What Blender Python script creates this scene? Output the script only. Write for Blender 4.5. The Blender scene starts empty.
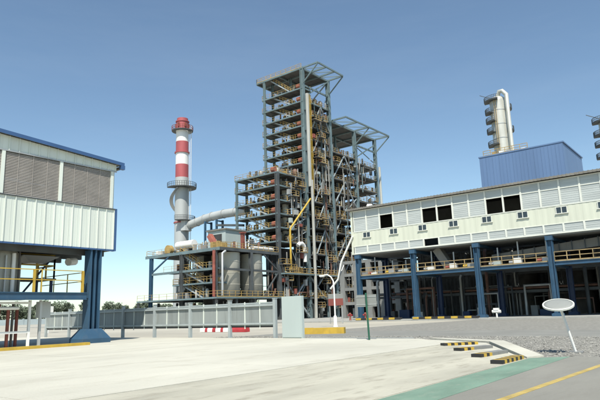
import bpy, math, random
from mathutils import Vector, Matrix
random.seed(7)
sc = bpy.context.scene
col = sc.collection
V = Vector

# ------------------------------------------------------------------ camera
YAW, PITCH, ROLL, CAMH = .66307, .198686, -.0317227, 1.35
F = V((math.cos(YAW)*math.cos(PITCH), math.sin(YAW)*math.cos(PITCH), math.sin(PITCH)))
R0 = V((math.sin(YAW), -math.cos(YAW), 0)); U0 = R0.cross(F)
R = R0*math.cos(ROLL) + U0*math.sin(ROLL); U = -R0*math.sin(ROLL) + U0*math.cos(ROLL)
cd = bpy.data.cameras.new('camera'); cam = bpy.data.objects.new('camera', cd); col.objects.link(cam)
cam.matrix_world = Matrix(((R.x, U.x, -F.x, 0), (R.y, U.y, -F.y, 0), (R.z, U.z, -F.z, CAMH), (0, 0, 0, 1)))
cd.sensor_width = 36; cd.lens = 558.66/600*36; cd.clip_end = 6000; cd.clip_start = .1
sc.camera = cam

# ------------------------------------------------------------------ sky, sun, exposure
AZ, EL = math.radians(36), math.radians(57)
w = bpy.data.worlds.new('World'); sc.world = w; w.use_nodes = True
nt = w.node_tree; bg = nt.nodes['Background']
sky = nt.nodes.new('ShaderNodeTexSky'); sky.sky_type = 'NISHITA'; sky.sun_disc = False
sky.sun_elevation = EL; sky.sun_rotation = math.atan2(-math.cos(AZ), -math.sin(AZ))
sky.air_density = 1.0; sky.dust_density = .25; sky.ozone_density = 1.3; sky.altitude = 0
hs = nt.nodes.new('ShaderNodeMix'); hs.data_type = 'RGBA'; hs.blend_type = 'MULTIPLY'; hs.inputs[0].default_value = 1; hs.inputs[7].default_value = (.91, 1.03, 1.04, 1)
sa = nt.nodes.new('ShaderNodeHueSaturation'); sa.inputs['Saturation'].default_value = .92; nt.links.new(sky.outputs[0], sa.inputs['Color']); nt.links.new(sa.outputs[0], hs.inputs[6])
wt = nt.nodes.new('ShaderNodeTexCoord'); wm = nt.nodes.new('ShaderNodeMapping'); wm.inputs['Scale'].default_value = (1.6, 1.6, 9); nt.links.new(wt.outputs['Generated'], wm.inputs[0])
wn = nt.nodes.new('ShaderNodeTexNoise'); wn.inputs['Scale'].default_value = 1.7; wn.inputs['Detail'].default_value = 9; wn.inputs['Roughness'].default_value = .6; nt.links.new(wm.outputs[0], wn.inputs[0])
wr = nt.nodes.new('ShaderNodeValToRGB'); wr.color_ramp.elements[0].position = .45; wr.color_ramp.elements[1].position = .85; wr.color_ramp.elements[1].color = (.045, .045, .045, 1); nt.links.new(wn.outputs[0], wr.inputs[0])
wx = nt.nodes.new('ShaderNodeMix'); wx.data_type = 'RGBA'; nt.links.new(wr.outputs[0], wx.inputs[0]); nt.links.new(hs.outputs[2], wx.inputs[6]); wx.inputs[7].default_value = (6.5, 7.2, 7.4, 1)
nt.links.new(wx.outputs[2], bg.inputs[0]); bg.inputs[1].default_value = .098
sd = bpy.data.lights.new('sun', 'SUN'); sun = bpy.data.objects.new('sun', sd); col.objects.link(sun)
sd.energy = 4.4; sd.angle = math.radians(.53); sd.color = (1, .95, .86)
sun.rotation_euler = V((math.cos(AZ)*math.cos(EL), math.sin(AZ)*math.cos(EL), -math.sin(EL))).to_track_quat('-Z', 'Y').to_euler()
sun.location = (0, 0, 80)
sc.view_settings.view_transform = 'Standard'; sc.view_settings.look = 'None'
sc.view_settings.exposure = .55; sc.view_settings.gamma = 1

# ------------------------------------------------------------------ materials
M = {}
def mat(name, c, rough=.6, metal=0., var=.18, scale=.8, bump=0., bscale=20., grime=0., gcol=(.12, .09, .06), stretch=(1, 1, 1), spec=.4):
    m = bpy.data.materials.new(name); m.use_nodes = True; n = m.node_tree.nodes; l = m.node_tree.links
    p = n['Principled BSDF']; p.inputs['Roughness'].default_value = rough; p.inputs['Metallic'].default_value = metal
    p.inputs['Specular IOR Level'].default_value = spec
    tc = n.new('ShaderNodeTexCoord'); mp = n.new('ShaderNodeMapping'); l.new(tc.outputs['Object'], mp.inputs[0]); mp.inputs['Scale'].default_value = stretch
    t = n.new('ShaderNodeTexNoise'); t.inputs['Scale'].default_value = scale; t.inputs['Detail'].default_value = 6; l.new(mp.outputs[0], t.inputs[0])
    r = n.new('ShaderNodeValToRGB'); l.new(t.outputs[0], r.inputs[0])
    lo = tuple(x*(1-var) for x in c); hi = tuple(min(1, x*(1+var)) for x in c)
    r.color_ramp.elements[0].position = .3; r.color_ramp.elements[1].position = .7
    r.color_ramp.elements[0].color = lo+(1,); r.color_ramp.elements[1].color = hi+(1,)
    out = r.outputs[0]
    if grime:
        t2 = n.new('ShaderNodeTexNoise'); t2.inputs['Scale'].default_value = scale*2.7; t2.inputs['Detail'].default_value = 8; t2.inputs['Roughness'].default_value = .65
        mp2 = n.new('ShaderNodeMapping'); mp2.inputs['Scale'].default_value = (stretch[0]*1.3, stretch[1]*1.3, stretch[2]*.45); l.new(tc.outputs['Object'], mp2.inputs[0]); l.new(mp2.outputs[0], t2.inputs[0])
        r2 = n.new('ShaderNodeValToRGB'); r2.color_ramp.elements[0].position = .52; r2.color_ramp.elements[1].position = .72; l.new(t2.outputs[0], r2.inputs[0])
        ma = n.new('ShaderNodeMath'); ma.operation = 'MULTIPLY'; ma.inputs[1].default_value = grime; l.new(r2.outputs[0], ma.inputs[0])
        mx = n.new('ShaderNodeMix'); mx.data_type = 'RGBA'; l.new(ma.outputs[0], mx.inputs[0]); l.new(out, mx.inputs[6]); mx.inputs[7].default_value = gcol+(1,); out = mx.outputs[2]
    l.new(out, p.inputs['Base Color'])
    if bump:
        t3 = n.new('ShaderNodeTexNoise'); t3.inputs['Scale'].default_value = bscale; t3.inputs['Detail'].default_value = 6; l.new(tc.outputs['Object'], t3.inputs[0])
        b = n.new('ShaderNodeBump'); b.inputs['Strength'].default_value = bump; b.inputs['Distance'].default_value = .03; l.new(t3.outputs[0], b.inputs['Height']); l.new(b.outputs[0], p.inputs['Normal'])
    M[name] = m; return m
mat('concrete_bright', (.47, .458, .385), .85, var=.12, scale=.28, bump=.45, bscale=11, grime=.5, gcol=(.33, .31, .245), stretch=(.5, 1, 1))
mat('concrete_apron', (.40, .385, .31), .85, var=.18, scale=.6, bump=.6, bscale=8, grime=.9, gcol=(.235, .215, .165), stretch=(.35, 1.3, 1))
mat('concrete_lane', (.215, .21, .18), .85, var=.1, scale=.7, bump=.4, bscale=12, grime=.3, gcol=(.17, .16, .13), stretch=(.4, 1.3, 1))
mat('concrete', (.33, .33, .30), .85, var=.14, scale=.5, bump=.2, grime=.4, gcol=(.16, .15, .13))
mat('concrete_grey', (.20, .205, .195), .85, var=.14, scale=.4, bump=.2, grime=.4, gcol=(.09, .085, .075))
mat('asphalt', (.20, .20, .18), .9, var=.1, scale=.5, bump=.4, bscale=30)
mat('gravel', (.215, .21, .185), .95, var=.28, scale=5, bump=1., bscale=14, grime=.35, gcol=(.10, .10, .09))
mat('stone', (.235, .23, .205), .95, var=.35, scale=3)
mat('sand', (.37, .35, .29), .95, var=.13, scale=.08, bump=.5, bscale=4, grime=.3, gcol=(.24, .23, .19))
mat('green_paint', (.15, .235, .175), .8, var=.16, scale=1.2, bump=.3, grime=.6, gcol=(.23, .27, .21), stretch=(.6, 1.4, 1))
mat('yellow_line_paint', (.40, .30, .09), .8, var=.2, scale=3, grime=.8, gcol=(.23, .215, .16))
mat('yellow', (.48, .32, .045), .55, var=.16, scale=1.5, grime=.3, gcol=(.25, .17, .06))
mat('rail_yellow', (.38, .26, .09), .6, var=.25, scale=1.2, grime=.4, gcol=(.22, .16, .09))
mat('black_paint', (.025, .025, .025), .6)
mat('white_paint', (.74, .74, .70), .5, var=.06, scale=1, grime=.15, gcol=(.45, .40, .33))
mat('red_paint', (.42, .045, .05), .5, var=.15, scale=1.5, grime=.2, gcol=(.2, .05, .05))
mat('steel_blue', (.034, .085, .145), .5, var=.16, scale=.7, grime=.25, gcol=(.12, .14, .15))
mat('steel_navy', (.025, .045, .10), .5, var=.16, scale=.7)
mat('tower_paint', (.135, .19, .20), .55, var=.2, scale=.45, grime=.45, gcol=(.15, .12, .09))
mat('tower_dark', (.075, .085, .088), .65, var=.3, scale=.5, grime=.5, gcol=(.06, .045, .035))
mat('brace_paint', (.33, .38, .40), .5, var=.2, scale=.6, grime=.25, gcol=(.2, .16, .12))
mat('grating', (.10, .10, .095), .8, var=.2, scale=1)
mat('galvanised', (.42, .43, .42), .38, .35, var=.16, scale=.5, grime=.25, gcol=(.26, .23, .19), stretch=(1, 1, .3))
mat('silver_clad', (.52, .52, .46), .4, .25, var=.12, scale=.6, grime=.3, gcol=(.33, .28, .2), stretch=(1, 1, .3))
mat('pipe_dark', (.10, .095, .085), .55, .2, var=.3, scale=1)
mat('rust_red', (.23, .07, .05), .65, var=.3, scale=1, grime=.3, gcol=(.09, .04, .03))
mat('silo', (.45, .44, .375), .5, .15, var=.14, scale=.4, grime=.45, gcol=(.21, .19, .15), stretch=(1, 1, .25))
mat('clad_white', (.64, .68, .61), .45, var=.07, scale=.5, grime=.3, gcol=(.42, .42, .37), stretch=(1.5, 1.5, .2))
mat('clad_cream', (.58, .60, .49), .5, var=.07, scale=.4, grime=.35, gcol=(.44, .44, .35), stretch=(1.5, 1.5, .2))
mat('frame_white', (.66, .67, .60), .45, var=.05, scale=1)
mat('fascia_blue', (.045, .10, .22), .45, var=.1)
mat('roof_brown', (.20, .19, .165), .7, var=.15, scale=.6, grime=.3)
mat('louver', (.38, .35, .315), .6, .1, var=.14, scale=1.3)
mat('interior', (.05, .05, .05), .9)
mat('pane_grey', (.44, .47, .45), .35, var=.1, scale=.7, bump=.25, bscale=3, stretch=(1, .4, 3))
mat('glass_dark', (.03, .04, .045), .08, spec=.7)
mat('fence_paint', (.36, .40, .395), .5, .1, var=.1, scale=1, grime=.25, gcol=(.16, .15, .13))
mat('fence_sheet', (.27, .295, .285), .6, .15, var=.12, scale=.8, grime=.4, gcol=(.11, .11, .1), stretch=(1, 1, .3))
mat('cabinet', (.40, .46, .44), .45, var=.05, scale=.6, grime=.2, gcol=(.38, .40, .37), stretch=(1, 1, .3))
mat('sign_back', (.26, .27, .25), .6, .1, var=.08)
mat('pole_green', (.02, .10, .06), .5, var=.15)
mat('brown_sign', (.24, .07, .055), .55, var=.15)
mat('blue_clad', (.115, .19, .33), .5, var=.08, scale=.25, grime=.12, gcol=(.1, .15, .25), stretch=(2, 2, .2))
mat('chimney_white', (.72, .72, .69), .55, var=.06, scale=.4, grime=.2, gcol=(.5, .47, .42), stretch=(1, 1, .3))
mat('chimney_red', (.36, .085, .09), .55, var=.12, scale=.5, grime=.2, gcol=(.3, .12, .1), stretch=(1, 1, .3))
mat('chimney_grey', (.42, .44, .43), .5, .1, var=.1, scale=.3, grime=.2, gcol=(.3, .3, .27), stretch=(1, 1, .3))
mat('wall_pale', (.36, .42, .43), .8, var=.1, scale=.2)
mat('bark', (.10, .075, .05), .9)
mat('rail_dull', (.33, .245, .12), .65, var=.35, scale=1, grime=.5, gcol=(.12, .09, .06))
mat('pipe_grey', (.24, .235, .21), .5, .2, var=.25, scale=.8, grime=.4, gcol=(.13, .1, .07))
mat('pipe_brown', (.16, .085, .06), .6, var=.3, scale=1, grime=.4, gcol=(.07, .05, .04))
mat('riser', (.40, .40, .36), .45, .1, var=.15, scale=.5, grime=.45, gcol=(.26, .2, .14), stretch=(1, 1, .4))
mat('drum_red', (.32, .105, .075), .55, var=.2, scale=1.2, grime=.2, gcol=(.2, .07, .05))
mat('shade_dark', (.07, .07, .066), .9, var=.4, scale=.4, grime=.4, gcol=(.02, .02, .02))  # near black standing in for deep shade, on backing sheets and shed wall
mat('leaf', (.10, .125, .08), .8, var=.5, scale=.15)

# ------------------------------------------------------------------ mesh helper
class MB:
    def __init__(s): s.v = []; s.f = []; s.m = []; s.mi = 0
    def add(s, vs, fs):
        o = len(s.v); s.v += [tuple(q) for q in vs]; s.f += [tuple(i+o for i in q) for q in fs]; s.m += [s.mi]*len(fs); return s
    def box(s, x0, x1, y0, y1, z0, z1):
        return s.add([(x0,y0,z0),(x1,y0,z0),(x1,y1,z0),(x0,y1,z0),(x0,y0,z1),(x1,y0,z1),(x1,y1,z1),(x0,y1,z1)],
                     [(3,2,1,0),(4,5,6,7),(0,1,5,4),(1,2,6,5),(2,3,7,6),(3,0,4,7)])
    def bar(s, a, b, w, h=None, up=(0,0,1)):
        a = V(a); b = V(b); h = h or w; d = (b-a).normalized(); u = V(up)
        if abs(d.dot(u)) > .98: u = V((1, 0, 0))
        r = d.cross(u).normalized()*w/2; u = r.cross(d).normalized()*h/2
        return s.add([a-r-u, a+r-u, a+r+u, a-r+u, b-r-u, b+r-u, b+r+u, b-r+u],
                     [(0,1,2,3),(7,6,5,4),(1,0,4,5),(2,1,5,6),(3,2,6,7),(0,3,7,4)])
    def hcol(s, x, y, z0, z1, w=.4, d=.4, t=.05):
        # H section: flanges face +-y
        s.box(x-w/2, x+w/2, y-d/2, y-d/2+t, z0, z1); s.box(x-w/2, x+w/2, y+d/2-t, y+d/2, z0, z1)
        return s.box(x-t/2, x+t/2, y-d/2+t, y+d/2-t, z0, z1)
    def tube(s, a, b, r, n=8, r2=None):
        return s.pipe([a, b], r, n, r2)
    def pipe(s, pts, r, n=8, r2=None):
        pts = [V(p) for p in pts]; k = len(pts); rings = []
        d0 = (pts[1]-pts[0]).normalized(); u = V((0,0,1)) if abs(d0.z) < .95 else V((1,0,0))
        for i, p in enumerate(pts):
            if i == 0: d = d0
            elif i == k-1: d = (pts[i]-pts[i-1]).normalized()
            else: d = ((pts[i]-pts[i-1]).normalized()+(pts[i+1]-pts[i]).normalized()).normalized()
            rr = d.cross(u)
            if rr.length < 1e-3: rr = d.cross(V((0,1,0)))
            rr.normalize(); u = rr.cross(d).normalized()
            ra = r if r2 is None else r+(r2-r)*i/(k-1)
            rings.append([p+(rr*math.cos(2*math.pi*j/n)+u*math.sin(2*math.pi*j/n))*ra for j in range(n)])
        vs = [q for g in rings for q in g]; fs = []
        for i in range(k-1):
            for j in range(n): fs.append((i*n+j, i*n+(j+1)%n, (i+1)*n+(j+1)%n, (i+1)*n+j))
        q = len(vs); vs = vs+rings[0]+rings[-1]; fs.append(tuple(q+j for j in range(n))[::-1]); fs.append(tuple(q+n+j for j in range(n)))
        return s.add(vs, fs)
    def lathe(s, prof, c, n=20):
        vs = []; fs = []
        for r, z in prof:
            for j in range(n): vs.append((c[0]+r*math.cos(2*math.pi*j/n), c[1]+r*math.sin(2*math.pi*j/n), c[2]+z))
        for i in range(len(prof)-1):
            for j in range(n): fs.append((i*n+j, i*n+(j+1)%n, (i+1)*n+(j+1)%n, (i+1)*n+j))
        q = len(vs); vs = vs+vs[:n]+vs[q-n:q]; fs.append(tuple(q+j for j in range(n))[::-1]); fs.append(tuple(q+n+j for j in range(n)))
        return s.add(vs, fs)
    def prism(s, pts, z0, z1):
        n = len(pts)
        return s.add([(x,y,z0) for x,y in pts]+[(x,y,z1) for x,y in pts],
                     [tuple(range(n))[::-1], tuple(range(n,2*n))]+[(i,(i+1)%n,n+(i+1)%n,n+i) for i in range(n)])
    def build(s, name, m, parent=None, smooth=False):
        o0 = WORLD.get(parent.name, V((0,0,0))) if parent else V((0,0,0))
        me = bpy.data.meshes.new(name); me.from_pydata([(x-o0.x, y-o0.y, z-o0.z) for x,y,z in s.v], [], s.f)
        for q in (m if isinstance(m, (list, tuple)) else [m]): me.materials.append(M[q])
        if any(s.m): me.polygons.foreach_set('material_index', s.m)
        if smooth:
            me.polygons.foreach_set('use_smooth', [len(f) <= 4 for f in s.f])
        me.update()
        o = bpy.data.objects.new(name, me); col.objects.link(o)
        if parent: o.parent = parent; WORLD[o.name] = o0
        return o
WORLD = {}
def thing(name, label, cat, loc, group=None):
    o = bpy.data.objects.new(name, None); col.objects.link(o); o.location = loc; o.empty_display_size = .3
    o['label'] = label; o['category'] = cat
    if group: o['group'] = group
    WORLD[o.name] = V(loc); return o
def tag(o, label, cat, group=None):
    o['label'] = label; o['category'] = cat
    if group: o['group'] = group
    return o
def kind(o, k, label=None, cat=None):
    o['kind'] = k
    if label: o['label'] = label
    if cat: o['category'] = cat
    return o
def mb(): return MB()
def rail(m, a, b, h=1.1, sp=1.6, r=.045, toe=True):
    a = V(a); b = V(b); L = (b-a).length; n = max(1, round(L/sp))
    for i in range(n+1):
        p = a+(b-a)*i/n; m.bar(p, p+V((0,0,h)), r*1.6)
    for z in (h, h*.55): m.bar(a+V((0,0,z)), b+V((0,0,z)), r*1.5)
    if toe: m.bar(a+V((0,0,.09)), b+V((0,0,.09)), .03, .16)
    return m

# ------------------------------------------------------------------ ground, paving, road
ST = 'structure'
kind(mb().box(-600, 3000, -1500, 3000, -.6, -.12).build('ground', 'sand'), ST)
kind(mb().prism([(24.4,-30),(64.5,-30),(64.5,25.5),(24.4,27.5)], -.119, -.108).build('gravel_ground', 'gravel'), ST)
kind(mb().prism([(13,-30),(24.4,-30),(24.4,12),(21,9.2),(16.3,4.2),(13,4)], -.118, -.1085).build('gravel_verge', 'gravel'), ST)
kind(mb().prism([(28.0,27),(35.0,26.8),(35.0,8),(33,2),(30,-6),(22,-20),(16,-20),(24,-4),(27,4),(28,10)], -.107, -.095).build('access_road', 'asphalt'), ST)
kind(mb().box(64.5, 120, -40, 60, -.5, .04).build('plant_pavement', 'concrete'), ST)
kind(mb().box(62, 150, 60, 130, -.5, .02).build('plant_pavement', 'concrete'), ST)
# bright pad, cut into slabs by open joints
pad = kind(mb().prism([(-30,9.4),(21,9.4),(24.2,12),(24.2,60),(-30,60)], -.5, -.012).build('concrete_pad', 'concrete_apron'), ST)
xs = [-8, -1.5, 5, 11.5, 18, 24.2]; ys = [9.4, 14.9, 20.4, 25.9, 31.5, 40, 50]
def poly_slab(pts, z, name, m, parent): return mb().prism(pts, z-.1, z).build(name, m, parent)
J = .007
for i in range(len(xs)-1):
    for j in range(len(ys)-1):
        x0, x1, y0, y1 = xs[i]+J, xs[i+1]-J, ys[j]+J, ys[j+1]-J
        pts = [(x0,y0),(x1,y0),(x1,y1),(x0,y1)]
        if i == len(xs)-2 and j == 0: pts = [(x0,y0),(20.9,y0),(x1,12.1),(x1,y1),(x0,y1)]
        poly_slab(pts, random.uniform(-.002, .002), 'slab', 'concrete_bright', pad)
apron = kind(mb().prism([(-30,4.75),(15.9,4.75),(20.9,9.38),(-30,9.38)], -.5, -.014).build('concrete_apron', 'concrete_apron'), ST)
ax = [-8, -2, 4, 10, 15.9]
for i in range(4):
    x0, x1 = ax[i]+J, ax[i+1]-J; pts = [(x0,4.77),(x1,4.77),(x1,9.37),(x0,9.37)]
    if i == 3: pts = [(x0,4.77),(13.2,4.77),(19.9,9.37),(x0,9.37)]
    poly_slab(pts, random.uniform(-.006, -.003), 'slab', 'concrete_apron', apron)
lane = kind(mb().prism([(-30,-40),(16.4,-40),(16.4,4.0),(15.9,4.74),(-30,4.74)], -.5, -.012).build('concrete_road', 'concrete_lane'), ST)
kind(mb().prism([(-30,3.9),(16.3,3.9),(15.6,4.72),(-30,4.72)], -.012, -.006).build('green_walkway_stripe', 'green_paint'), ST)
kind(mb().prism([(-30,3.50),(8.6,3.02),(14.2,2.73),(16.3,2.6),(16.3,2.72),(14.2,2.86),(8.6,3.15),(-30,3.64)], -.012, -.006).build('yellow_road_line', 'yellow_line_paint'), ST)
# yellow kerb in front of the left building
k = kind(mb().box(-10, 17.2, 28.0, 28.3, 0, .14).build('yellow_kerb', 'yellow'), ST)
# striped kerb under the gallery
sk = kind(mb().box(65.2, 65.5, 24, 43, .04, .10).build('striped_kerb', 'concrete'), ST)
for i in range(20):
    y = 25+i*.85
    if 33.2 < y < 34.4: continue
    mb().box(65.1, 65.6, y, y+.84, .10, .34).build('kerb_block', 'yellow' if i % 2 else 'black_paint', sk)
# loose stones of the near gravel
m = mb(); 
for i in range(9000):
    if i < 5500: x = random.uniform(24.5, 28.0); y = random.uniform(-2, 28)
    else:
        x = random.uniform(16.6, 24.3); y = random.uniform(-3, 8)
        if y > 4.2+(x-16.3)*1.0 or y > 8: continue
    r = random.uniform(.018, .05); c = V((x, y, -.105+r*.4)); a = random.uniform(0, 6.3)
    e1 = V((math.cos(a), math.sin(a), random.uniform(-.3,.3)))*r; e2 = V((-math.sin(a), math.cos(a), random.uniform(-.3,.3)))*r*random.uniform(.6,1); e3 = V((0,0,r*.7))
    m.add([c+e1, c+e2, c-e1, c-e2, c+e3], [(0,1,4),(1,2,4),(2,3,4),(3,0,4)])
kind(m.build('gravel', 'stone'), 'stuff', 'loose grey gravel beside the concrete pad', 'gravel')
# concrete edge of pad with steps (striped blocks)
st = thing('concrete_steps', 'low concrete steps with black and yellow striped edges beside green walkway', 'steps', (17.5, 7, 0))
mb().prism([(13.3,4.78),(15.4,4.78),(21.9,8.2),(24.05,11.9),(21.0,9.36),(20.0,9.36)], -.4, -.02).build('base_slab', 'concrete_bright', st)
mb().prism([(15.5,4.76),(16.1,4.5),(22.6,7.75),(24.5,11.6),(24.1,11.6),(22.0,8.1)], -.4, .03).build('side_wall', 'concrete_bright', st)
LE = [(19.9,9.1),(17.6,7.55),(15.5,6.12),(13.85,4.98)]; RE = [(21.0,8.25),(19.2,7.1),(17.2,5.95),(15.4,4.95)]
for q in range(4):
    a = V((*LE[q], 0)); b = V((*RE[q], 0)); d = (b-a).normalized(); nrm = V((-d.y, d.x, 0)); wd = .30; hz = .075
    def blk(t0, t1, mt, nm):
        p0 = a+(b-a)*t0; p1 = a+(b-a)*t1; k_ = .12
        mm = mb(); s0 = d*k_*0
        vs = [p0-nrm*wd/2, p1-nrm*wd/2, p1+nrm*wd/2, p0+nrm*wd/2]
        mm.add([(v.x,v.y,-.019) for v in vs]+[(v.x,v.y,hz) for v in vs], [(3,2,1,0),(4,5,6,7),(0,1,5,4),(1,2,6,5),(2,3,7,6),(3,0,4,7)])
        mm.build(nm, mt, st)
    full = q in (0, 3); n = 10 if full else 4; end = 1.0 if full else .4
    for i in range(n):
        blk(end*i/n, end*(i+1)/n-.001, 'yellow' if i % 2 else 'black_paint', 'stripe_block')
    if not full: blk(end, 1, 'concrete_grey', 'tread_block')

# ------------------------------------------------------------------ left elevated building
YF = 30.0; XC = 19.75
LB = thing('elevated_building', 'white clad building with blue roof edge raised on blue columns', 'building', (XC, YF, 0))
X0 = 3.0
sheet_w = .545
x = XC-.03; i = 0
while x > X0:
    m = mb(); x1 = x; xx = x-sheet_w
    m.box(xx+.004, x1-.004, YF, YF+.06, 5.47, 7.93); m.box(x1-.075, x1-.02, YF-.05, YF, 5.47, 7.93)
    m.box(x1-.28, x1-.26, YF-.012, YF, 5.47, 7.93)
    m.build('cladding_sheet', 'clad_white', LB)
    zr = 10.80+(XC-x1)*.058; zl = 10.80+(XC-xx)*.058
    m = mb(); m.add([(xx+.004,YF,10.40),(x1-.004,YF,10.40),(x1-.004,YF,zr),(xx+.004,YF,zl),(xx+.004,YF+.06,10.40),(x1-.004,YF+.06,10.40),(x1-.004,YF+.06,zr),(xx+.004,YF+.06,zl)],
          [(0,1,2,3),(7,6,5,4),(1,0,4,5),(2,1,5,6),(3,2,6,7),(0,3,7,4)])
    m.box(x1-.075, x1-.02, YF-.05, YF, 10.40, zr); m.build('gable_sheet', 'clad_white', LB)
    x = xx
mb().box(X0, XC, YF-.07, YF+.02, 7.93, 8.0).build('window_sill', 'tower_dark', LB)
mb().box(X0, XC, YF-.05, YF+.02, 10.33, 10.40).build('window_head', 'galvanised', LB)
mb().box(X0, XC+.02, YF-.03, YF+.12, 5.38, 5.468).build('base_trim', 'fascia_blue', LB)
mb().box(XC-.03, XC+.10, YF-.08, YF+.25, 5.38, 8.0).build('corner_trim', 'fascia_blue', LB)
for xm in (3.15, 6.4, 9.64, 12.88, 16.13, 19.45):
    mb().box(xm-.09, xm+.09, YF-.04, YF+.1, 8.0, 10.33).build('mullion', 'clad_white', LB)
xm = (3.15, 6.4, 9.64, 12.88, 16.13, 19.45)
for a, b in zip(xm, xm[1:]):
    m = mb(); z = 8.02
    while z < 10.3:
        m.add([(a+.09,YF+.01,z),(b-.09,YF+.01,z),(b-.09,YF+.07,z+.085),(a+.09,YF+.07,z+.085),(a+.09,YF+.02,z-.01),(b-.09,YF+.02,z-.01),(b-.09,YF+.08,z+.075),(a+.09,YF+.08,z+.075)],
              [(0,1,2,3),(7,6,5,4),(1,0,4,5),(2,1,5,6),(3,2,6,7),(0,3,7,4)]); z += .085
    for q in range(1, 4):
        xq = a+(b-a)*q/4; m.box(xq-.012, xq+.012, YF+.0, YF+.012, 8.0, 10.33)
    m.build('louver_panel', 'louver', LB)
m = mb()   # roof, rising to the left, with overhanging eave
def rz(x): return 10.86+(XC-x)*.058
m.add([(X0,YF-.28,rz(X0)),(XC+.35,YF-.28,rz(XC+.35)),(XC+.35,38.5,rz(XC+.35)),(X0,38.5,rz(X0)),(X0,YF-.28,rz(X0)+.06),(XC+.35,YF-.28,rz(XC+.35)+.06),(XC+.35,38.5,rz(XC+.35)+.06),(X0,38.5,rz(X0)+.06)],
      [(3,2,1,0),(4,5,6,7),(0,1,5,4),(1,2,6,5),(2,3,7,6),(3,0,4,7)])
rf = m.build('roof', 'roof_brown', LB)
m = mb(); m.bar((X0,YF-.30,rz(X0)+.01), (XC+.36,YF-.30,rz(XC+.36)+.01), .05, .20); m.build('roof_fascia', 'fascia_blue', LB)
mb().box(XC+.12, XC+.40, YF-.33, YF-.1, 10.52, 10.78).build('gutter_end', 'fascia_blue', LB)
m = mb(); m.bar((XC+.40,YF-.2,10.72), (XC+.40,38.5,10.72), .16, .16); m.build('gutter', 'roof_brown', LB)
m = mb(); m.box(XC-.08, XC, YF+.2, 38.4, 5.4, 10.75); m.build('side_wall', 'clad_white', LB)
mb().box(X0, XC, 38.2, 38.4, 5.4, 10.7).build('rear_wall', 'clad_white', LB)
mb().box(X0, XC-.09, YF+.13, 38.2, 5.48, 5.62).build('floor_slab', 'concrete_grey', LB)
m = mb()
for yb in (31, 33.5, 36, 38): m.box(X0, XC-.1, yb-.12, yb+.12, 5.12, 5.476)
m.build('floor_beam', 'tower_dark', LB)
for (cx, cy) in ((18.62, 30.35), (13.7, 37.6), (7.0, 30.35), (7.0, 37.6)):
    c = mb()
    c.box(cx-.36, cx-.27, cy-.33, cy+.33, .8, 5.37); c.box(cx+.27, cx+.36, cy-.33, cy+.33, .8, 5.37); c.box(cx-.27, cx+.27, cy-.04, cy+.04, .8, 5.37)
    c.box(cx-.05, cx+.03, cy-.31, cy-.04, .8, 5.37)
    for zz in (1.2, 2.4, 4.0): c.box(cx-.265, cx+.265, cy+.045, cy+.3, zz, zz+.04)
    co = c.build('column', 'steel_blue', LB)
    p = mb(); a, b, d, e = .62, .50, 1.12, .95
    def rect(hx, hy, z): return [(cx-hx,cy-hy,z),(cx+hx,cy-hy,z),(cx+hx,cy+hy,z),(cx-hx,cy+hy,z)]
    p.add(rect(.88, .72, 0)+rect(.88, .72, .26)+rect(.46, .42, .80), [(3,2,1,0),(0,1,5,4),(1,2,6,5),(2,3,7,6),(3,0,4,7),(4,5,9,8),(5,6,10,9),(6,7,11,10),(7,4,8,11),(8,9,10,11)])
    p.build('plinth', 'steel_blue', co)
pf = mb(); pf.box(X0, 18.1, YF+.05, YF+.17, 2.48, 2.86); pf.box(X0, 18.1, YF, YF+.22, 2.83, 2.87); pf.box(X0, 18.1, YF, YF+.22, 2.46, 2.50)
pf.build('platform_beam', 'steel_blue', LB)
mb().box(X0, 18.1, YF+.23, 38, 2.72, 2.85).build('platform_floor', 'grating', LB)
m = mb(); rail(m, (X0, YF+.1, 2.87), (17.9, YF+.1, 2.87), 1.22, 2.6, .032, False); [m.bar((q,YF+.1,2.87),(q,YF+.1,4.1),.11) for q in (15.0,17.85)]; m.build('platform_railing', 'yellow', LB)
m = mb(); rail(m, (17.9, YF+.3, 2.87), (17.9, 35, 2.87), 1.15, 1.5, .03, False); m.build('platform_railing', 'yellow', LB)
# tank standing on the platform
tk = thing('storage_tank', 'grey ribbed steel tank with vertical pipes under the white building', 'tank', (13.9, 33.2, 2.87))
mb().lathe([(2.0,0),(2.0,2.1),(1.7,2.5)], (13.6, 33.4, 2.87), 28).build('shell', 'silo', tk, True)
for q in range(9):
    a = math.radians(200+q*13.5); px, py = 13.6+2.12*math.cos(a), 33.4+2.12*math.sin(a)
    mb().tube((px,py,2.87), (px,py,4.9+.15*(q % 3)), .06+.05*(q % 2), 8).build('pipe', ('galvanised','white_paint','pipe_dark')[q % 3], tk, True)
mb().box(12.4, 12.9, 31.05, 31.3, 3.7, 4.0).build('valve_box', 'black_paint', tk)
af = thing('access_frame', 'blue and yellow railed steel stand under the white building', 'platform', (16.5, 34, 2.87))
for (a, b) in ((15.6,33.2),(17.6,33.2),(15.6,35),(17.6,35)): mb().bar((a,b,2.87),(a,b,3.75),.14).build('leg', 'steel_navy', af)
mb().box(15.4, 17.8, 33.0, 35.2, 3.75, 3.85).build('deck', 'tower_dark', af)
m = mb(); rail(m, (15.5,33.1,3.85), (17.7,33.1,3.85), 1.4, .9, .05, False); rail(m, (17.7,33.1,3.85), (17.7,35.1,3.85), 1.4, .9, .05, False); m.build('railing', 'yellow', af)
m = mb(); m.bar((15.9,33.4,2.87),(17.5,33.4,4.9),.09); m.build('brace', 'steel_navy', af)
hop = thing('discharge_hopper', 'pale hopper hanging below the floor of the white building', 'hopper', (16.6, 33, 5.0))
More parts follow.
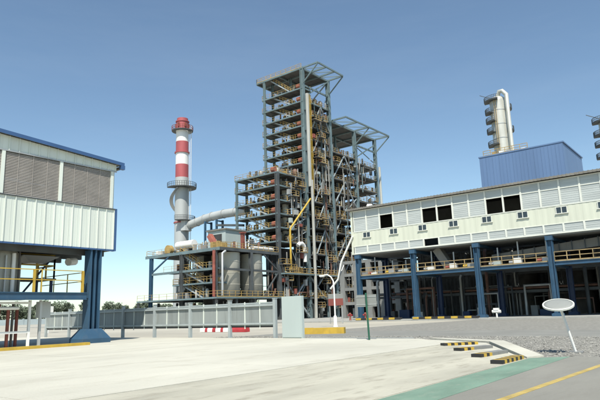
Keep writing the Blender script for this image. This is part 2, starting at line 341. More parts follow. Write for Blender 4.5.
m = mb(); m.add([(15.4,32.3,5.1),(17.6,32.3,5.1),(17.6,34.2,5.1),(15.4,34.2,5.1),(16.1,32.9,4.72),(17.0,32.9,4.72),(17.0,33.6,4.72),(16.1,33.6,4.72)], [(0,1,2,3),(7,6,5,4),(1,0,4,5),(2,1,5,6),(3,2,6,7),(0,3,7,4)]); m.build('body', 'galvanised', hop)
mb().tube((18.3,32.6,4.85),(18.9,32.9,4.95),.24,10).build('pipe_elbow', 'white_paint', hop, True)
# equipment under the platform
eq = thing('pump_skid', 'brown pipes and white steel frame under the blue platform', 'pump skid', (13.8, 31.5, 0))
for q, xx in enumerate((13.3, 13.65, 14.0, 14.25, 14.6, 14.95)):
    mb().tube((xx, 31.2+.25*(q % 3), .02), (xx, 31.2+.25*(q % 3), 2.3-.2*(q % 2)), .07+.02*(q % 2), 8).build('riser_pipe', ('rust_red','pipe_dark','rust_red')[q % 3], eq, True)
mb().tube((12.5,31.0,2.05),(14.7,31.0,2.05),.09,8).build('header_pipe', 'white_paint', eq, True)
mb().tube((12.5,31.0,1.05),(13.6,31.0,1.05),.16,8).build('header_pipe', 'white_paint', eq, True)
for xx in (15.15, 15.75): mb().bar((xx,30.7,0),(xx+.0,30.7,2.46),.12).build('frame_post', 'galvanised' if xx > 15.4 else 'white_paint', eq)
mb().bar((13.0,30.7,.78),(15.15,30.7,.78),.1,.12).build('frame_beam', 'white_paint', eq)
mb().bar((13.0,30.7,2.32),(15.15,30.7,2.32),.1,.12).build('frame_beam', 'white_paint', eq)
mb().box(15.9,16.6,31.2,31.5,1.5,2.4).build('panel_box', 'galvanised', eq)
mb().box(12.2,13.1,31.6,32.4,.9,1.3).build('motor', 'galvanised', eq)

# ------------------------------------------------------------------ fence along the pad edge
FX = 24.45
fe = thing('perimeter_fence', 'grey steel panel fence with square posts along the concrete pad', 'fence', (FX, 30, -.1))
posts = [21.15, 24.75, 28.35, 32.0, 35.65, 39.3, 42.9, 46.5]
for y in posts:
    po = mb().box(FX-.09, FX+.09, y-.09, y+.09, -.1, 2.16).build('post', 'fence_paint', fe)
    mb().box(FX-.11, FX+.11, y-.11, y+.11, 2.16, 2.20).build('post_cap', 'fence_paint', po)
    mb().box(FX-.17, FX+.17, y-.17, y+.17, -.12, -.07).build('base_plate', 'fence_paint', po)
for a, b in zip(posts, posts[1:]):
    mb().box(FX-.045, FX+.045, a+.09, b-.09, 1.78, 1.90).build('top_rail', 'fence_paint', fe)
    mb().box(FX-.045, FX+.045, a+.09, b-.09, .74, .84).build('mid_rail', 'fence_paint', fe)
    mb().box(FX+.05, FX+.11, a+.02, b-.02, 1.93, 2.0).build('rear_rail', 'fence_paint', fe)
    mb().box(FX+.05, FX+.11, a+.02, b-.02, .58, .66).build('rear_rail', 'black_paint', fe)
    n = 3; wd = (b-a)/n
    for q in range(n):
        mb().box(FX+.06, FX+.08, a+q*wd+.03, a+(q+1)*wd-.03, .66, 1.93).build('panel', 'fence_sheet', fe)
        if q: mb().box(FX+.03, FX+.059, a+q*wd-.035, a+q*wd+.035, .5, 2.05).build('mullion', 'clad_white', fe)
# flat cabinet at fence end
cb = thing('upright_cabinet', 'pale grey flat upright cabinet at the end of the fence', 'cabinet', (24.3, 19.6, 0))
mb().box(24.1, 24.3, 18.95, 20.35, -.1, 2.24).build('body', 'cabinet', cb)
mb().box(24.07, 24.1, 19.0, 20.3, .05, 2.19).build('door', 'cabinet', cb)
m = mb(); rail(m, (24.45,18.7,-.1), (24.45,12.6,-.1), .12, 2, .03, False); m.build('low_rail', 'galvanised', cb)

# ------------------------------------------------------------------ small road furniture
def barrier(x, y, dy, label, c1, c2, h=.52, wd=.42, n=6):
    t = thing('traffic_barrier', label, 'barrier', (x, y, -.1), 'barriers behind the fence')
    L = dy/n
    for i in range(n):
        y0 = y-dy/2+i*L; m = mb()
        prof = [(-wd/2,-.1),(wd/2,-.1),(wd/2,.1),(wd*.25,h-.1),(-wd*.25,h-.1),(-wd/2,.1)]
        vs = [(x+a, y0, z) for a, z in prof]+[(x+a, y0+L-.002, z) for a, z in prof]
        m.add(vs, [tuple(range(6)), tuple(range(6,12))[::-1]]+[(i_, i_+6, (i_+1) % 6+6, (i_+1) % 6) for i_ in range(6)])
        m.build('segment', c2 if i % 3 == 0 else c1, t)
barrier(35.1, 38.2, 1.9, 'red and white striped barrier farthest left behind the fence', 'white_paint', 'red_paint', .48)
barrier(35.0, 36.1, 1.9, 'red and white striped barrier next to the solid red block', 'white_paint', 'red_paint', .48)
barrier(34.8, 34.1, 1.85, 'solid dark red barrier block behind the fence', 'red_paint', 'red_paint', .60, .55, 2)
yb = thing('yellow_block', 'long low yellow concrete block beside the street lamp', 'block', (30.8, 22.6, -.1))
mb().prism([(30.25,23.9),(30.75,24.05),(31.9,21.4),(31.4,21.2)], -.1, .30).build('body', 'yellow', yb)
mb().prism([(30.27,23.86),(30.74,24.0),(31.0,23.4),(30.53,23.25)], .301, .315).build('cap', 'yellow', yb)
lp = thing('street_lamp', 'white gooseneck street lamp post behind the yellow block', 'street lamp', (44.4, 30.9, -.1))
LX, LY = 44.4, 30.9
mb().lathe([(.22,0),(.22,.12),(.16,.16),(.15,1.0),(.08,1.08)], (LX,LY,-.1), 12).build('base', 'white_paint', lp, True)
mb().pipe([(LX,LY,.9),(LX,LY,3.4),(LX-.0,LY+.05,4.2),(LX-.0,LY+.3,4.6),(LX,LY+.7,4.85),(LX,LY+1.1,4.85)], .075, 10, .05).build('pole', 'white_paint', lp, True)
m = mb(); m.box(LX-.14, LX+.14, LY+1.05, LY+1.6, 4.72, 4.86); m.box(LX-.10, LX+.10, LY+1.15, LY+1.55, 4.66, 4.72); m.build('lamp_head', 'white_paint', lp)
sg = thing('road_sign', 'blank grey sign board seen from behind on dark green post', 'sign', (22.95, 14.1, 0))
mb().tube((22.95,14.1,0),(22.88,14.12,2.16),.045,10).build('post', 'pole_green', sg, True)
mb().box(22.97, 22.995, 13.62, 14.72, 1.52, 2.08).build('board', 'sign_back', sg)
m = mb(); m.box(22.955,22.97,13.62,14.72,1.60,1.64); m.box(22.955,22.97,13.62,14.72,1.96,2.0); m.build('bracket', 'galvanised', sg)
mi = thing('traffic_mirror', 'oval grey mirror back on a leaning white post by gravel', 'mirror', (18.95, 4.35, -.1))
mb().tube((18.95,4.35,-.1),(18.55,4.56,1.32),.04,10).build('post', 'white_paint', mi, True)
m = mb(); m.lathe([(.40,-.02),(.41,0),(.405,.025),(.30,.04),(.05,.05)], (0,0,0), 28)
q = Matrix.Rotation(math.radians(12), 4, 'Z') @ Matrix.Rotation(math.radians(-22), 4, 'Y')
m.v = [tuple(V((18.5,4.58,1.33)) + q.to_3x3() @ V(p)) for p in m.v]
m.build('disc', 'sign_back', mi, True)
m = mb(); m.add([(rr*math.cos(2*math.pi*j/28), rr*math.sin(2*math.pi*j/28), zq) for rr, zq in ((.41,-.025),(.45,-.02),(.45,.03),(.41,.035)) for j in range(28)], [(a_*28+j, a_*28+(j+1) % 28, ((a_+1) % 4)*28+(j+1) % 28, ((a_+1) % 4)*28+j) for a_ in range(4) for j in range(28)])
m.v = [tuple(V((18.5,4.58,1.33)) + q.to_3x3() @ V(p)) for p in m.v]
m.build('rim', 'frame_white', mi)
m = mb(); m.tube((18.53,4.57,1.2),(18.53,4.57,1.38),.06,8); m.build('clamp', 'galvanised', mi)
mb().prism([(18.7,4.1),(19.3,4.2),(19.25,4.6),(18.65,4.5)], -.12, -.07).build('foot', 'concrete_grey', mi)
bs = thing('notice_board', 'notice board with white top and red brown panel near steel tower', 'sign', (58, 40.2, 0))
for y in (39.3, 41.15): mb().bar((58.06,y,-.1),(58.06,y,2.3),.08).build('post', 'galvanised', bs)
mb().box(57.98, 58.02, 39.1, 41.3, 2.05, 2.9).build('lower_panel', 'brown_sign', bs)
mb().box(57.98, 58.02, 39.1, 41.3, 2.905, 3.5).build('upper_panel', 'sign_back', bs)
up = thing('utility_post', 'white box on a thin post beyond the blue platform', 'post', (35, 66.1, -.12))
mb().tube((35,66.1,-.12),(35,66.1,3.9),.07,8).build('post', 'white_paint', up)
mb().box(34.8,35.2,65.5,66.8,2.3,3.0).build('box', 'white_paint', up)

# ------------------------------------------------------------------ gallery on blue columns (right)
GX = 68.0; MOD = 2.165; Y_L = 43.4; NM = 24; Y_R = Y_L-MOD*NM
GA = thing('conveyor_gallery', 'long cream clad gallery with window bands raised on blue columns', 'gallery', (GX, 30, 0))
yl, yr = Y_L+.45, Y_R-.3
m = mb(); y = yr      # corrugated wall band
vs = []; fs = []; n = int((yl-yr)/.18); 
for i in range(n+1):
    yy = yr+(yl-yr)*i/n; xo = GX-.014*(1 if i % 4 < 2 else 0)
    vs += [(xo, yy, 10.42), (xo, yy, 12.42)]
fs = [(2*i, 2*i+1, 2*i+3, 2*i+2) for i in range(n)]
m.add(vs, fs); m.box(GX+.01, GX+.12, yr, yl, 10.42, 12.42); m.build('wall_band', 'clad_cream', GA)
mb().box(GX-.05, GX+.12, yr, yl, 12.42, 12.52).build('window_sill', 'frame_white', GA)
mb().box(GX-.05, GX+.12, yr, yl, 14.40, 14.50).build('window_transom', 'frame_white', GA)
mb().box(GX-.05, GX+.12, yr, yl, 15.45, 15.58).build('window_head', 'frame_white', GA)
mb().box(GX-.05, GX+.12, yr, yl, 9.25, 9.42).build('bottom_rail', 'frame_white', GA)
mb().box(GX-.05, GX+.12, yr, yl, 10.34, 10.418).build('lower_head', 'frame_white', GA)
mb().box(GX-.06, GX+.12, Y_L, yl, 9.25, 15.60).build('end_post', 'clad_cream', GA)
dark_up = {2, 5, 6, 9, 10}; dark_low = {5}
for k in range(NM+1):
    y = Y_L-MOD*k
    mb().box(GX-.06, GX+.1, y-.1, y+.1, 12.52, 15.45).build('mullion', 'frame_white', GA)
    mb().box(GX-.06, GX+.1, y-.1, y+.1, 9.42, 10.34).build('mullion', 'frame_white', GA)
    if k < NM:
        a, b = y-MOD+.1, y-.1
        def pane(z0, z1):
            m = mb(); m.box(GX+.02, GX+.05, a, b, z0, z1)
            zz = z0+.2
            while zz < z1-.1: m.box(GX+.005, GX+.02, a+.02, b-.02, zz, zz+.03); zz += .24
            m.build('pane', 'pane_grey', GA)
        pane(14.5, 15.45)
        if k not in dark_up: pane(12.52, 14.40)
        if k not in dark_low: pane(9.42, 10.34)
    if k % 2 == 1:
        w_ = mb(); yc = y
        w_.box(GX-.10, GX-.04, yc-.62, yc+.62, 12.24, 12.32); w_.box(GX-.10, GX-.04, yc-.62, yc-.55, 11.55, 12.24); w_.box(GX-.10, GX-.04, yc+.55, yc+.62, 11.55, 12.24); w_.box(GX-.10, GX-.04, yc-.04, yc+.04, 11.55, 12.24)
        wo = w_.build('small_window', 'frame_white', GA)
        mb().box(GX-.16, GX-.04, yc-.72, yc+.72, 11.47, 11.55).build('sill', 'frame_white', wo)
        for sgn in (-1, 1):
            c = yc+sgn*.295; mb().box(GX-.07, GX-.045, c-.25, c+.25, 11.56, 12.23).build('window_pane', 'glass_dark', wo)
m = mb(); m.add([(GX-.55,yr,15.60),(GX+4,yr,16.3),(GX+8.5,yr,15.6),(GX-.55,yl+.35,15.60),(GX+4,yl+.35,16.3),(GX+8.5,yl+.35,15.6),
                 (GX-.55,yr,15.86),(GX+4,yr,16.56),(GX+8.5,yr,15.86),(GX-.55,yl+.35,15.86),(GX+4,yl+.35,16.56),(GX+8.5,yl+.35,15.86)],
                [(0,3,4,1),(1,4,5,2),(6,7,10,9),(7,8,11,10),(0,6,9,3),(2,5,11,8),(3,9,10,4),(4,10,11,5),(0,1,7,6),(1,2,8,7)])
m.build('roof', 'roof_brown', GA)
y = yr
m = mb()
while y < yl: m.box(GX-.58, GX-.55, y, y+.12, 15.62, 15.9); y += .45
kind(m.build('eave_clips', 'roof_brown', GA), 'stuff')
mb().box(GX+.12, GX+8, yl-.12, yl, 9.25, 15.6).build('end_wall', 'clad_cream', GA)
mb().box(GX+7.9, GX+8, yr, yl, 9.25, 15.6).build('rear_wall', 'concrete_grey', GA)
mb().box(GX+.12, GX+7.9, yr, yl-.12, 9.10, 9.25).build('floor_slab', 'concrete_grey', GA)
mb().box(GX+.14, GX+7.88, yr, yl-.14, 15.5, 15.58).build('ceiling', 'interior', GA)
cols = [42.95-8.66*k for k in range(6)]
for y in cols:
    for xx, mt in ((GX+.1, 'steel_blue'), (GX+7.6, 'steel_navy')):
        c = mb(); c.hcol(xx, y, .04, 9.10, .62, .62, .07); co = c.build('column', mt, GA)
        b = mb(); b.box(xx-.55, xx+.55, y-.55, y+.55, .04, .35); b.box(xx-.45, xx+.45, y-.45, y+.45, .35, .42); b.build('base_plinth', mt, co)
        c2 = mb(); c2.box(xx-.4, xx+.4, y-.4, y+.4, 8.6, 9.095); c2.build('capital', mt, co)
    mb().bar((GX+.4,y,8.9),(GX+7.3,y,8.9),.3,.35).build('cross_beam', 'steel_blue', GA)
    mb().bar((GX+.4,y,5.85),(GX+7.3,y,5.85),.25,.3).build('cross_beam', 'steel_blue', GA)
for a, b in zip(cols, cols[1:]):
    pb = mb(); pb.box(GX+.0, GX+.2, b+.32, a-.32, 5.72, 6.12); pb.box(GX-.1, GX+.3, b+.32, a-.32, 6.08, 6.13); pb.box(GX-.1, GX+.3, b+.32, a-.32, 5.70, 5.75); pb.build('platform_beam', 'steel_blue', GA)
    mb().box(GX+.3, GX+7, b+.1, a-.1, 5.95, 6.08).build('platform_floor', 'grating', GA)
    m = mb(); rail(m, (GX+.1,b+.32,6.13), (GX+.1,a-.32,6.13), 1.1, 1.35, .05); m.build('platform_railing', 'rail_dull', GA)
# white drain pipe from the gallery corner
dp = thing('drain_pipe', 'white slanting drain pipe from the cream gallery corner', 'pipe', (GX-.4, 47, 4))
mb().pipe([(GX-.25,43.5,11.9),(GX-.3,45.6,8.4),(GX-.3,46.3,5.9),(GX-.3,47.7,4.6)], .15, 10).build('pipe', 'white_paint', dp, True)
mb().pipe([(GX-.3,46.3,5.9),(GX+1.2,46.2,8.0)], .09, 8).build('bracket', 'galvanised', dp, True)
# machinery on the gallery platform
pale = [('white_paint','rust_red'),('galvanised','yellow'),('cabinet','galvanised'),('white_paint','galvanised')]
for i in range(9):
    y = 41.2-i*2.9+random.uniform(-.3,.3)
    if any(abs(y-c) < .9 for c in cols): y += 1.1
    desc = ['left end of', 'second spot along', 'third spot along', 'fourth spot along', 'fifth spot along', 'sixth spot along', 'seventh spot along', 'eighth spot along', 'ninth spot along'][i]
    t = thing('drive_unit', 'pale drive unit with motor at '+desc+' gallery platform from left', 'machine', (GX+1.4, y, 6.08), 'drive units on the gallery platform')
    a, b = pale[i % 4]
    h = random.uniform(.5, .9)
    mb().box(GX+1, GX+1.8, y-.5, y+.35, 6.09, 6.09+h).build('gearbox', a, t)
    mb().tube((GX+1.4,y+.35,6.5),(GX+1.4,y+1.0,6.5),.24,10).build('motor', b, t, True)
    mb().tube((GX+1.3,y-.2,6.09+h),(GX+1.3,y-.2,8.4+random.uniform(-.6,.6)),.10,8).build('riser', 'galvanised', t, True)
tr = thing('transfer_chute', 'brown sloping chute hanging below the cream gallery', 'chute', (GX+2.5, 30.5, 8))
m = mb(); m.bar((GX+2,31.6,9.05),(GX+2,30.0,6.4),1.3,1.0); m.build('duct', 'roof_brown', tr)
m = mb(); m.box(GX+1.2,GX+2.8,29.3,30.6,6.1,6.5); m.build('outlet_box', 'pipe_dark', tr)
tr = thing('belt_housing', 'long brown belt housing under the right end of the gallery', 'conveyor', (GX+3, 14, 8))
m = mb(); m.bar((GX+3,24.5,7.2),(GX+3,2,9.0),1.6,1.0); m.build('housing', 'roof_brown', tr)
for i in range(14):
    y = 23.5-i*1.4; z = 7.2+(24.5-y)/22.5*1.8
    mb().box(GX+2.1, GX+2.18, y-.05, y+.05, z-.55, z+.6).build('rib', 'tower_dark', tr)

# ------------------------------------------------------------------ dark plant behind the gallery
pr = thing('pipe_rack', 'dark steel pipe rack with many pipes behind the gallery columns', 'pipe rack', (80, 30, 0))
for xx in (78.5, 84):
    for y in (44, 38, 32, 26, 20, 14, 8, 2):
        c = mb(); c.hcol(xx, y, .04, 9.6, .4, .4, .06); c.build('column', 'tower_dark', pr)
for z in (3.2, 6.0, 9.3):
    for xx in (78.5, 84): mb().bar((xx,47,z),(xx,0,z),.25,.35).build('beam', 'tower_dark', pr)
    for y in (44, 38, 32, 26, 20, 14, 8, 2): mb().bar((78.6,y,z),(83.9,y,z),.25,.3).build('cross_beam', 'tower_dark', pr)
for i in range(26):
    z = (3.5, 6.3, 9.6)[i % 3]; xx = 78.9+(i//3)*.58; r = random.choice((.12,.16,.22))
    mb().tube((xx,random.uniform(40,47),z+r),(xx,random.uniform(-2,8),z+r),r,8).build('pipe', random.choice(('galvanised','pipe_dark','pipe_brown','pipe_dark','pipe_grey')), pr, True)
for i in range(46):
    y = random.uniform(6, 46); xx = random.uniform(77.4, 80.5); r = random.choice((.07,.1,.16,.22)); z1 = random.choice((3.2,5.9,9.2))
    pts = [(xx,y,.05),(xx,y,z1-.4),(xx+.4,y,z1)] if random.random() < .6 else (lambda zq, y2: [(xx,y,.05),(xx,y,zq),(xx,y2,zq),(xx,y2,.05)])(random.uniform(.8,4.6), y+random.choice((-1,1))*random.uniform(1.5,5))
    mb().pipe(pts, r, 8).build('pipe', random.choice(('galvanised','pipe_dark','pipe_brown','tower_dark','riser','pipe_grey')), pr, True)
for i in range(14):
    y = 44-i*3+random.uniform(-1,1); a = random.uniform(.5,1.2)
    mb().box(77.2, 78.2, y-a, y+a*.6, .05, random.uniform(.7,1.6)).build('pump_block', random.choice(('tower_dark','galvanised','concrete_grey','steel_navy','pipe_dark')), pr)
pos = ['nearest the pipe rack', 'second from left', 'third from left', 'rightmost']
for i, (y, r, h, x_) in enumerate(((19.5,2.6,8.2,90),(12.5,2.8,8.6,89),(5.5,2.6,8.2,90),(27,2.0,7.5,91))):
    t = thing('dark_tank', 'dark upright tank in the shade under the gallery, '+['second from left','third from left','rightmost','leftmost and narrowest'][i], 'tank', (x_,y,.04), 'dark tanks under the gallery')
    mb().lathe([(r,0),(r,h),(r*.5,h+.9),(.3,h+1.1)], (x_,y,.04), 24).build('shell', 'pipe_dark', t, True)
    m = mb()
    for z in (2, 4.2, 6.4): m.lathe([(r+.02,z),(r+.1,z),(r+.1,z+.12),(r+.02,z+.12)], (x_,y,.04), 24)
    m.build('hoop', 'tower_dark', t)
sh = thing('dark_shed', 'long dark corrugated shed wall behind the pipe rack', 'shed', (95, 20, 0))
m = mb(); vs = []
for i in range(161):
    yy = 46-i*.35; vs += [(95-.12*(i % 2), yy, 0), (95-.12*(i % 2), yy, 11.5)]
m.add(vs, [(2*i, 2*i+1, 2*i+3, 2*i+2) for i in range(160)]); m.box(95.05, 104, -10, 47, 0, 11.5); m.build('wall', 'shade_dark', sh)  # wall colour darkened to stand in for shade behind the gallery
mb().box(80.5, 104.5, -10.3, 47.3, 11.5, 11.8).build('roof', 'roof_brown', sh)  # front part added over the pipe rack to keep sun off it
wv = thing('white_valve', 'small white valve assembly at foot of blue gallery column', 'valve', (67.3, 23.6, .04))
mb().tube((67.3,23.6,.04),(67.3,23.6,.9),.1,8).build('riser', 'white_paint', wv); mb().tube((67.3,23.1,.75),(67.3,24.1,.75),.18,10).build('body', 'white_paint', wv, True); mb().box(67.1,67.5,23.3,23.9,.9,1.15).build('actuator', 'white_paint', wv)
for (y, lb) in ((44.2, 'left'), (41.7, 'right')):
    t = thing('fire_hydrant', 'red fire hydrant on the '+lb+' of the first gallery column', 'hydrant', (67.2, y, .04), 'red hydrants by the gallery column')
    mb().lathe([(.18,0),(.17,.1),(.13,.14),(.13,.75),(.19,.8),(.17,.95),(.06,1.05)], (67.2,y,.04), 12).build('body', 'rust_red', t, True)
    mb().tube((67.2,y-.35,.75),(67.2,y+.35,.75),.1,8).build('outlet', 'red_paint', t)
# concrete frame building left of gallery end
cf = thing('framed_building', 'grey concrete frame building with dark openings beside the gallery end', 'building', (88, 53.5, 0))
ysf = [47.6, 50.6, 53.3, 56.0, 59.0]
for y in ysf: 
    for xx in (88, 93): mb().box(xx-.45, xx+.45, y-.5, y+.5, 0, 10.2).build('column', 'concrete_grey', cf)
for z in (2.4, 5.0, 7.6, 9.9):
    for xx in (88, 93): mb().box(xx-.4, xx+.4, ysf[0], ysf[-1], z, z+.55).build('beam', 'concrete_grey', cf)
    mb().box(88.4, 92.6, ysf[0], ysf[-1], z+.2, z+.4).build('floor_slab', 'concrete_grey', cf)
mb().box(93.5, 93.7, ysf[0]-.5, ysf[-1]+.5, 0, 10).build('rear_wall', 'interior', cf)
for i in range(20):
    y = random.uniform(48.4, 58.2); z = random.choice((.05, 2.8, 5.4, 8.0)); r = random.choice((.12,.2,.3))
    mb().tube((random.uniform(88.8,90),y,z),(89.5,y+random.uniform(-.2,.2),z+random.uniform(1.2,2)),r,8).build('pipe', random.choice(('rust_red','galvanised','pipe_dark','galvanised')), cf, True)

# ------------------------------------------------------------------ steel process towers
Y0, YS, YL = 75.9, 82.0, 88.0
def floor(t, x0, x1, y0, y1, z, rails='xy', edge='tower_paint', rm='rail_yellow'):
    fl = mb().box(x0+.15, x1-.15, y0+.15, y1-.15, z-.18, z-.02).build('floor', 'grating', t)
    m = mb(); m.box(x0-.12, x0+.12, y0, y1, z-.30, z); m.box(x1-.12, x1+.12, y0, y1, z-.30, z)
    m.box(x0+.12, x1-.12, y0-.12, y0+.12, z-.30, z); m.box(x0+.12, x1-.12, y1-.12, y1+.12, z-.30, z)
    m.build('edge_beam', edge, fl)
    m = mb(); k = int((x1-x0)/2.2)
    if y1-y0 < x1-x0:
        for q in range(1, k+1): xx = x0+(x1-x0)*q/(k+1); m.box(xx-.08, xx+.08, y0+.13, y1-.13, z-.29, z-.182)
    else:
        k = int((y1-y0)/2.2)
        for q in range(1, k+1): yy = y0+(y1-y0)*q/(k+1); m.box(x0+.13, x1-.13, yy-.08, yy+.08, z-.29, z-.182)
    if m.v: kind(m.build('joist', 'tower_dark', fl), 'stuff')
    m = mb()
    if 'l' in rails: rail(m, (x0, y0, z), (x0, y1, z), 1.1, 2.4, .032, False)
    if 'r' in rails: rail(m, (x1, y0, z), (x1, y1, z), 1.1, 1.5, .05)
    if 'f' in rails: rail(m, (x0, y0, z), (x1, y0, z), 1.1, 1.5, .05)
    if 'b' in rails: rail(m, (x0, y1, z), (x1, y1, z), 1.1, 1.5, .05)
    if m.v: m.build('railing', rm, fl)
    return fl
def stair(t, x, ya, za, yb_, zb, wd=.9):
    m = mb()
    for s in (-1, 1): m.bar((x+s*wd/2, ya, za-.1), (x+s*wd/2, yb_, zb-.05), .06, .28)
    n = max(4, int((za-zb)/.25))
    for i in range(n):
        q = (i+.5)/n; m.box(x-wd/2, x+wd/2, ya+(yb_-ya)*q-.13, ya+(yb_-ya)*q+.13, za+(zb-za)*q-.02, za+(zb-za)*q+.02)
    o = m.build('stair_flight', 'brace_paint', t)
    m = mb()
    for s in (-1, 1): rail(m, (x+s*wd/2, ya, za), (x+s*wd/2, yb_, zb), 1.05, 1.1, .05, False)
    m.build('stair_railing', 'rail_yellow', o)
def column(t, x, y, z0, z1, w=.5, mt='tower_paint'): return mb().hcol(x, y, z0, z1, w, w, .08).build('column', mt, t)
def brace(t, a, b, w=.2, mt='brace_paint'): return mb().bar(a, b, w).build('brace', mt, t)
def clutter(t, x0, x1, y0, y1, z, h, n, dark=.5):
    for i in range(n):
        x = random.uniform(x0, x1); y = random.uniform(y0, y1); c = random.random()
        mt = random.choice(('pipe_dark','tower_dark','pipe_brown','pipe_dark','pipe_grey')) if random.random() < dark else random.choice(('galvanised','silver_clad','rail_yellow','pipe_brown','riser','pipe_grey','pipe_grey','galvanised'))
        if c < .4: mb().tube((x,y,z),(x,y,z+h*random.uniform(.5,.98)),random.choice((.1,.14,.2,.3)),8).build('pipe', mt, t, True)
        elif c < .65:
            L = random.uniform(1.5,4); zz = z+random.uniform(.5,h-.4); x2 = min(x1, x+L); mb().pipe([(x,y,z+.0),(x,y,zz),(x2,y,zz),(x2,y,z+h*.95)],random.choice((.08,.12,.18)),8).build('pipe', mt, t, True)
        elif c < .8:
            a = random.uniform(.3,.8); mb().box(x-a/2,x+a/2,y-a/2,y+a/2,z,z+random.uniform(.6,1.6)).build('equipment_box', mt, t)
        else:
            r = random.uniform(.35,.7); mb().lathe([(r*.6,0),(r,.15),(r,h*.6),(r*.6,h*.7),(.12,h*.75)], (x,y,z), 12).build('vessel', mt, t, True)
def face_chaos(t, x0, x1, z0, z1, n, y=Y0):
    for i in range(n):
        x = random.uniform(x0, x1); z = random.uniform(z0, z1); c = random.random(); yy = y-random.uniform(.15, .7)
        mt = random.choice(('galvanised','pipe_grey','pipe_dark','pipe_grey','tower_dark','tower_paint','riser','pipe_dark','pipe_dark','pipe_brown'))
        if c < .38: mb().tube((x,yy,z),(x,yy,min(z1+1, z+random.uniform(3,11))),random.choice((.07,.1,.14,.2)),7).build('pipe', mt, t, True)
        elif c < .62:
            x2 = min(x1, x+random.uniform(2,6)); z2 = z+random.choice((-1,1))*random.uniform(1.5,4); mb().pipe([(x,yy,z2),(x,yy,z),(x2,yy,z),(x2,yy+.5,z)],random.choice((.07,.1,.15)),7).build('pipe', mt, t, True)
        elif c < .68:
            x2 = x+random.choice((-1,1))*random.uniform(1.5,4.5); x2 = max(x0, min(x1, x2)); mb().bar((x,yy+.3,z),(x2,yy+.3,z+random.uniform(2,5)),random.uniform(.1,.2)).build('brace', random.choice(('brace_paint','tower_paint','tower_dark')), t)
        elif c < .84:
            w_ = random.uniform(1.4,2.8); fl = mb().box(x-w_/2,x+w_/2,y-1.3,y-.13,z-.14,z).build('balcony','grating',t)
            m = mb(); rail(m,(x-w_/2,y-1.28,z),(x+w_/2,y-1.28,z),1.1,1.0,.045); rail(m,(x-w_/2,y-1.28,z),(x-w_/2,y-.1,z),1.1,1.2,.045,False); m.build('balcony_railing','rail_yellow',fl)
        else:
            a = random.uniform(.3,.6); mb().box(x-a,x+a,yy-.2,yy+.4,z,z+random.uniform(.5,1.3)).build('equipment_box', random.choice(('galvanised','cabinet','rust_red','tower_dark')), t)
def canopy(t, x0, x1, ycan, y0, y1, z, bays, xcols):
    m = mb(); n = int((x1-x0)/1.1)
    for i in range(n): a = x0+(x1-x0)*i/n; m.box(a+.02, a+(x1-x0)/n-.02, y0, y1, z+.02, z+.12)
    m.build('roof_deck', 'grating', t)
    for xx in bays: mb().box(xx-.16, xx+.16, ycan, y1, z-.34, z+.02).build('roof_beam', 'tower_paint', t)
    for yy in (ycan, y0, (y0+y1)/2, y1): mb().bar((x0+.2,yy,z-.22),(x1-.2,yy,z-.22),.3,.36).build('roof_beam', 'tower_paint', t)
    for xx in xcols:
        brace(t, (xx, y0, z-4.2), (xx, ycan+.1, z-.4), .24, 'tower_paint')
    for a, b in zip(bays, bays[1:]): brace(t, (a+.2,y0,z-.25), (b-.2,ycan,z-.25), .16, 'tower_paint')
    m = mb(); rail(m, (x0,y0+.2,z+.12), (x0,y1,z+.12), 1.0, 1.6, .05); rail(m, (x0,y1,z+.12), (x1,y1,z+.12), 1.0, 1.6, .05); m.build('roof_railing', 'rail_yellow', t)
def drum(x, y, z, label):
    t = thing('hose_cabinet', label, 'hose cabinet', (x,y,z), 'red hose cabinets on the stair landings')
    mb().tube((x,y-.55,z+.78),(x,y+.45,z+.78),.58,14).build('drum', 'drum_red', t, True)
    mb().box(x-.3,x+.3,y-.35,y+.25,z,z+.14).build('stand', 'tower_dark', t)

# --- tall tower (A) : stair strip X 99.5..102.6 and main frame to X 110
A = thing('process_tower', 'tallest steel process tower with flat canopy roof and stair landings', 'tower', (105, 80, 0))
ZA = [54.0, 50.7, 47.6, 44.6, 41.6, 38.6, 35.6]
ORD = ['top', 'second', 'third', 'fourth', 'fifth', 'sixth', 'seventh']
for (x, y) in ((99.5,Y0),(110,Y0),(102.7,YL),(99.5,YL),(110,YS),(102.7,YS),(110,YL)):
    big = y == Y0
    column(A, x, y, 0 if x > 100 and y < YL else .02, 59 , .85 if big else .5)
canopy(A, 99.5, 110, 71.1, Y0, 90.6, 59.0, [99.5, 103, 106.5, 110], [99.5, 110])
brace(A, (110,Y0,58.5),(110,YS,54),.25); brace(A, (99.8,Y0,51.5),(109.8,Y0,58.4),.28,'tower_paint'); mb().bar((99.9,Y0,54.6),(109.6,Y0,54.6),.3,.4).build('beam','tower_paint',A)
for i, z in enumerate(ZA):
    floor(A, 99.5, 102.7, Y0, YL+.8, z, 'lbr')
    drum(100.1, Y0+1.6, z, 'red round hose drum on the '+ORD[i]+' landing of the tallest tower stair')
    clutter(A, 101.6, 102.4, 77.5, 87, z, 2.4, 13, .3)
    if i: stair(A, 100.7, 85.6, ZA[i-1], 79.6, z)
stair(A, 100.7, 86.5, 58.9, 80.0, 54.0); stair(A, 100.7, 85.6, ZA[-1], 79.6, 31.5)
zz = [51.0-3.05*k for k in range(13)]
for z in zz:
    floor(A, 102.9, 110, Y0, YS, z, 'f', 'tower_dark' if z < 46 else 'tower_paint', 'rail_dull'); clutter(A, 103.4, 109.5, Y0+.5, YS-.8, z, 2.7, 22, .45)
for k in range(0, 12, 2):
    z0, z1 = zz[k+1]-3, zz[k]
    if k+2 < 13: brace(A, (102.9, Y0-.06, zz[k+2]), (106.4, Y0-.06, zz[k]-.3)); brace(A, (110, Y0-.06, zz[k+2]), (106.5, Y0-.06, zz[k]-.3))
for z in zz[::1]: brace(A, (110.1, Y0+.2, z-2.8), (110.1, YS-.2, z-.4), .16)
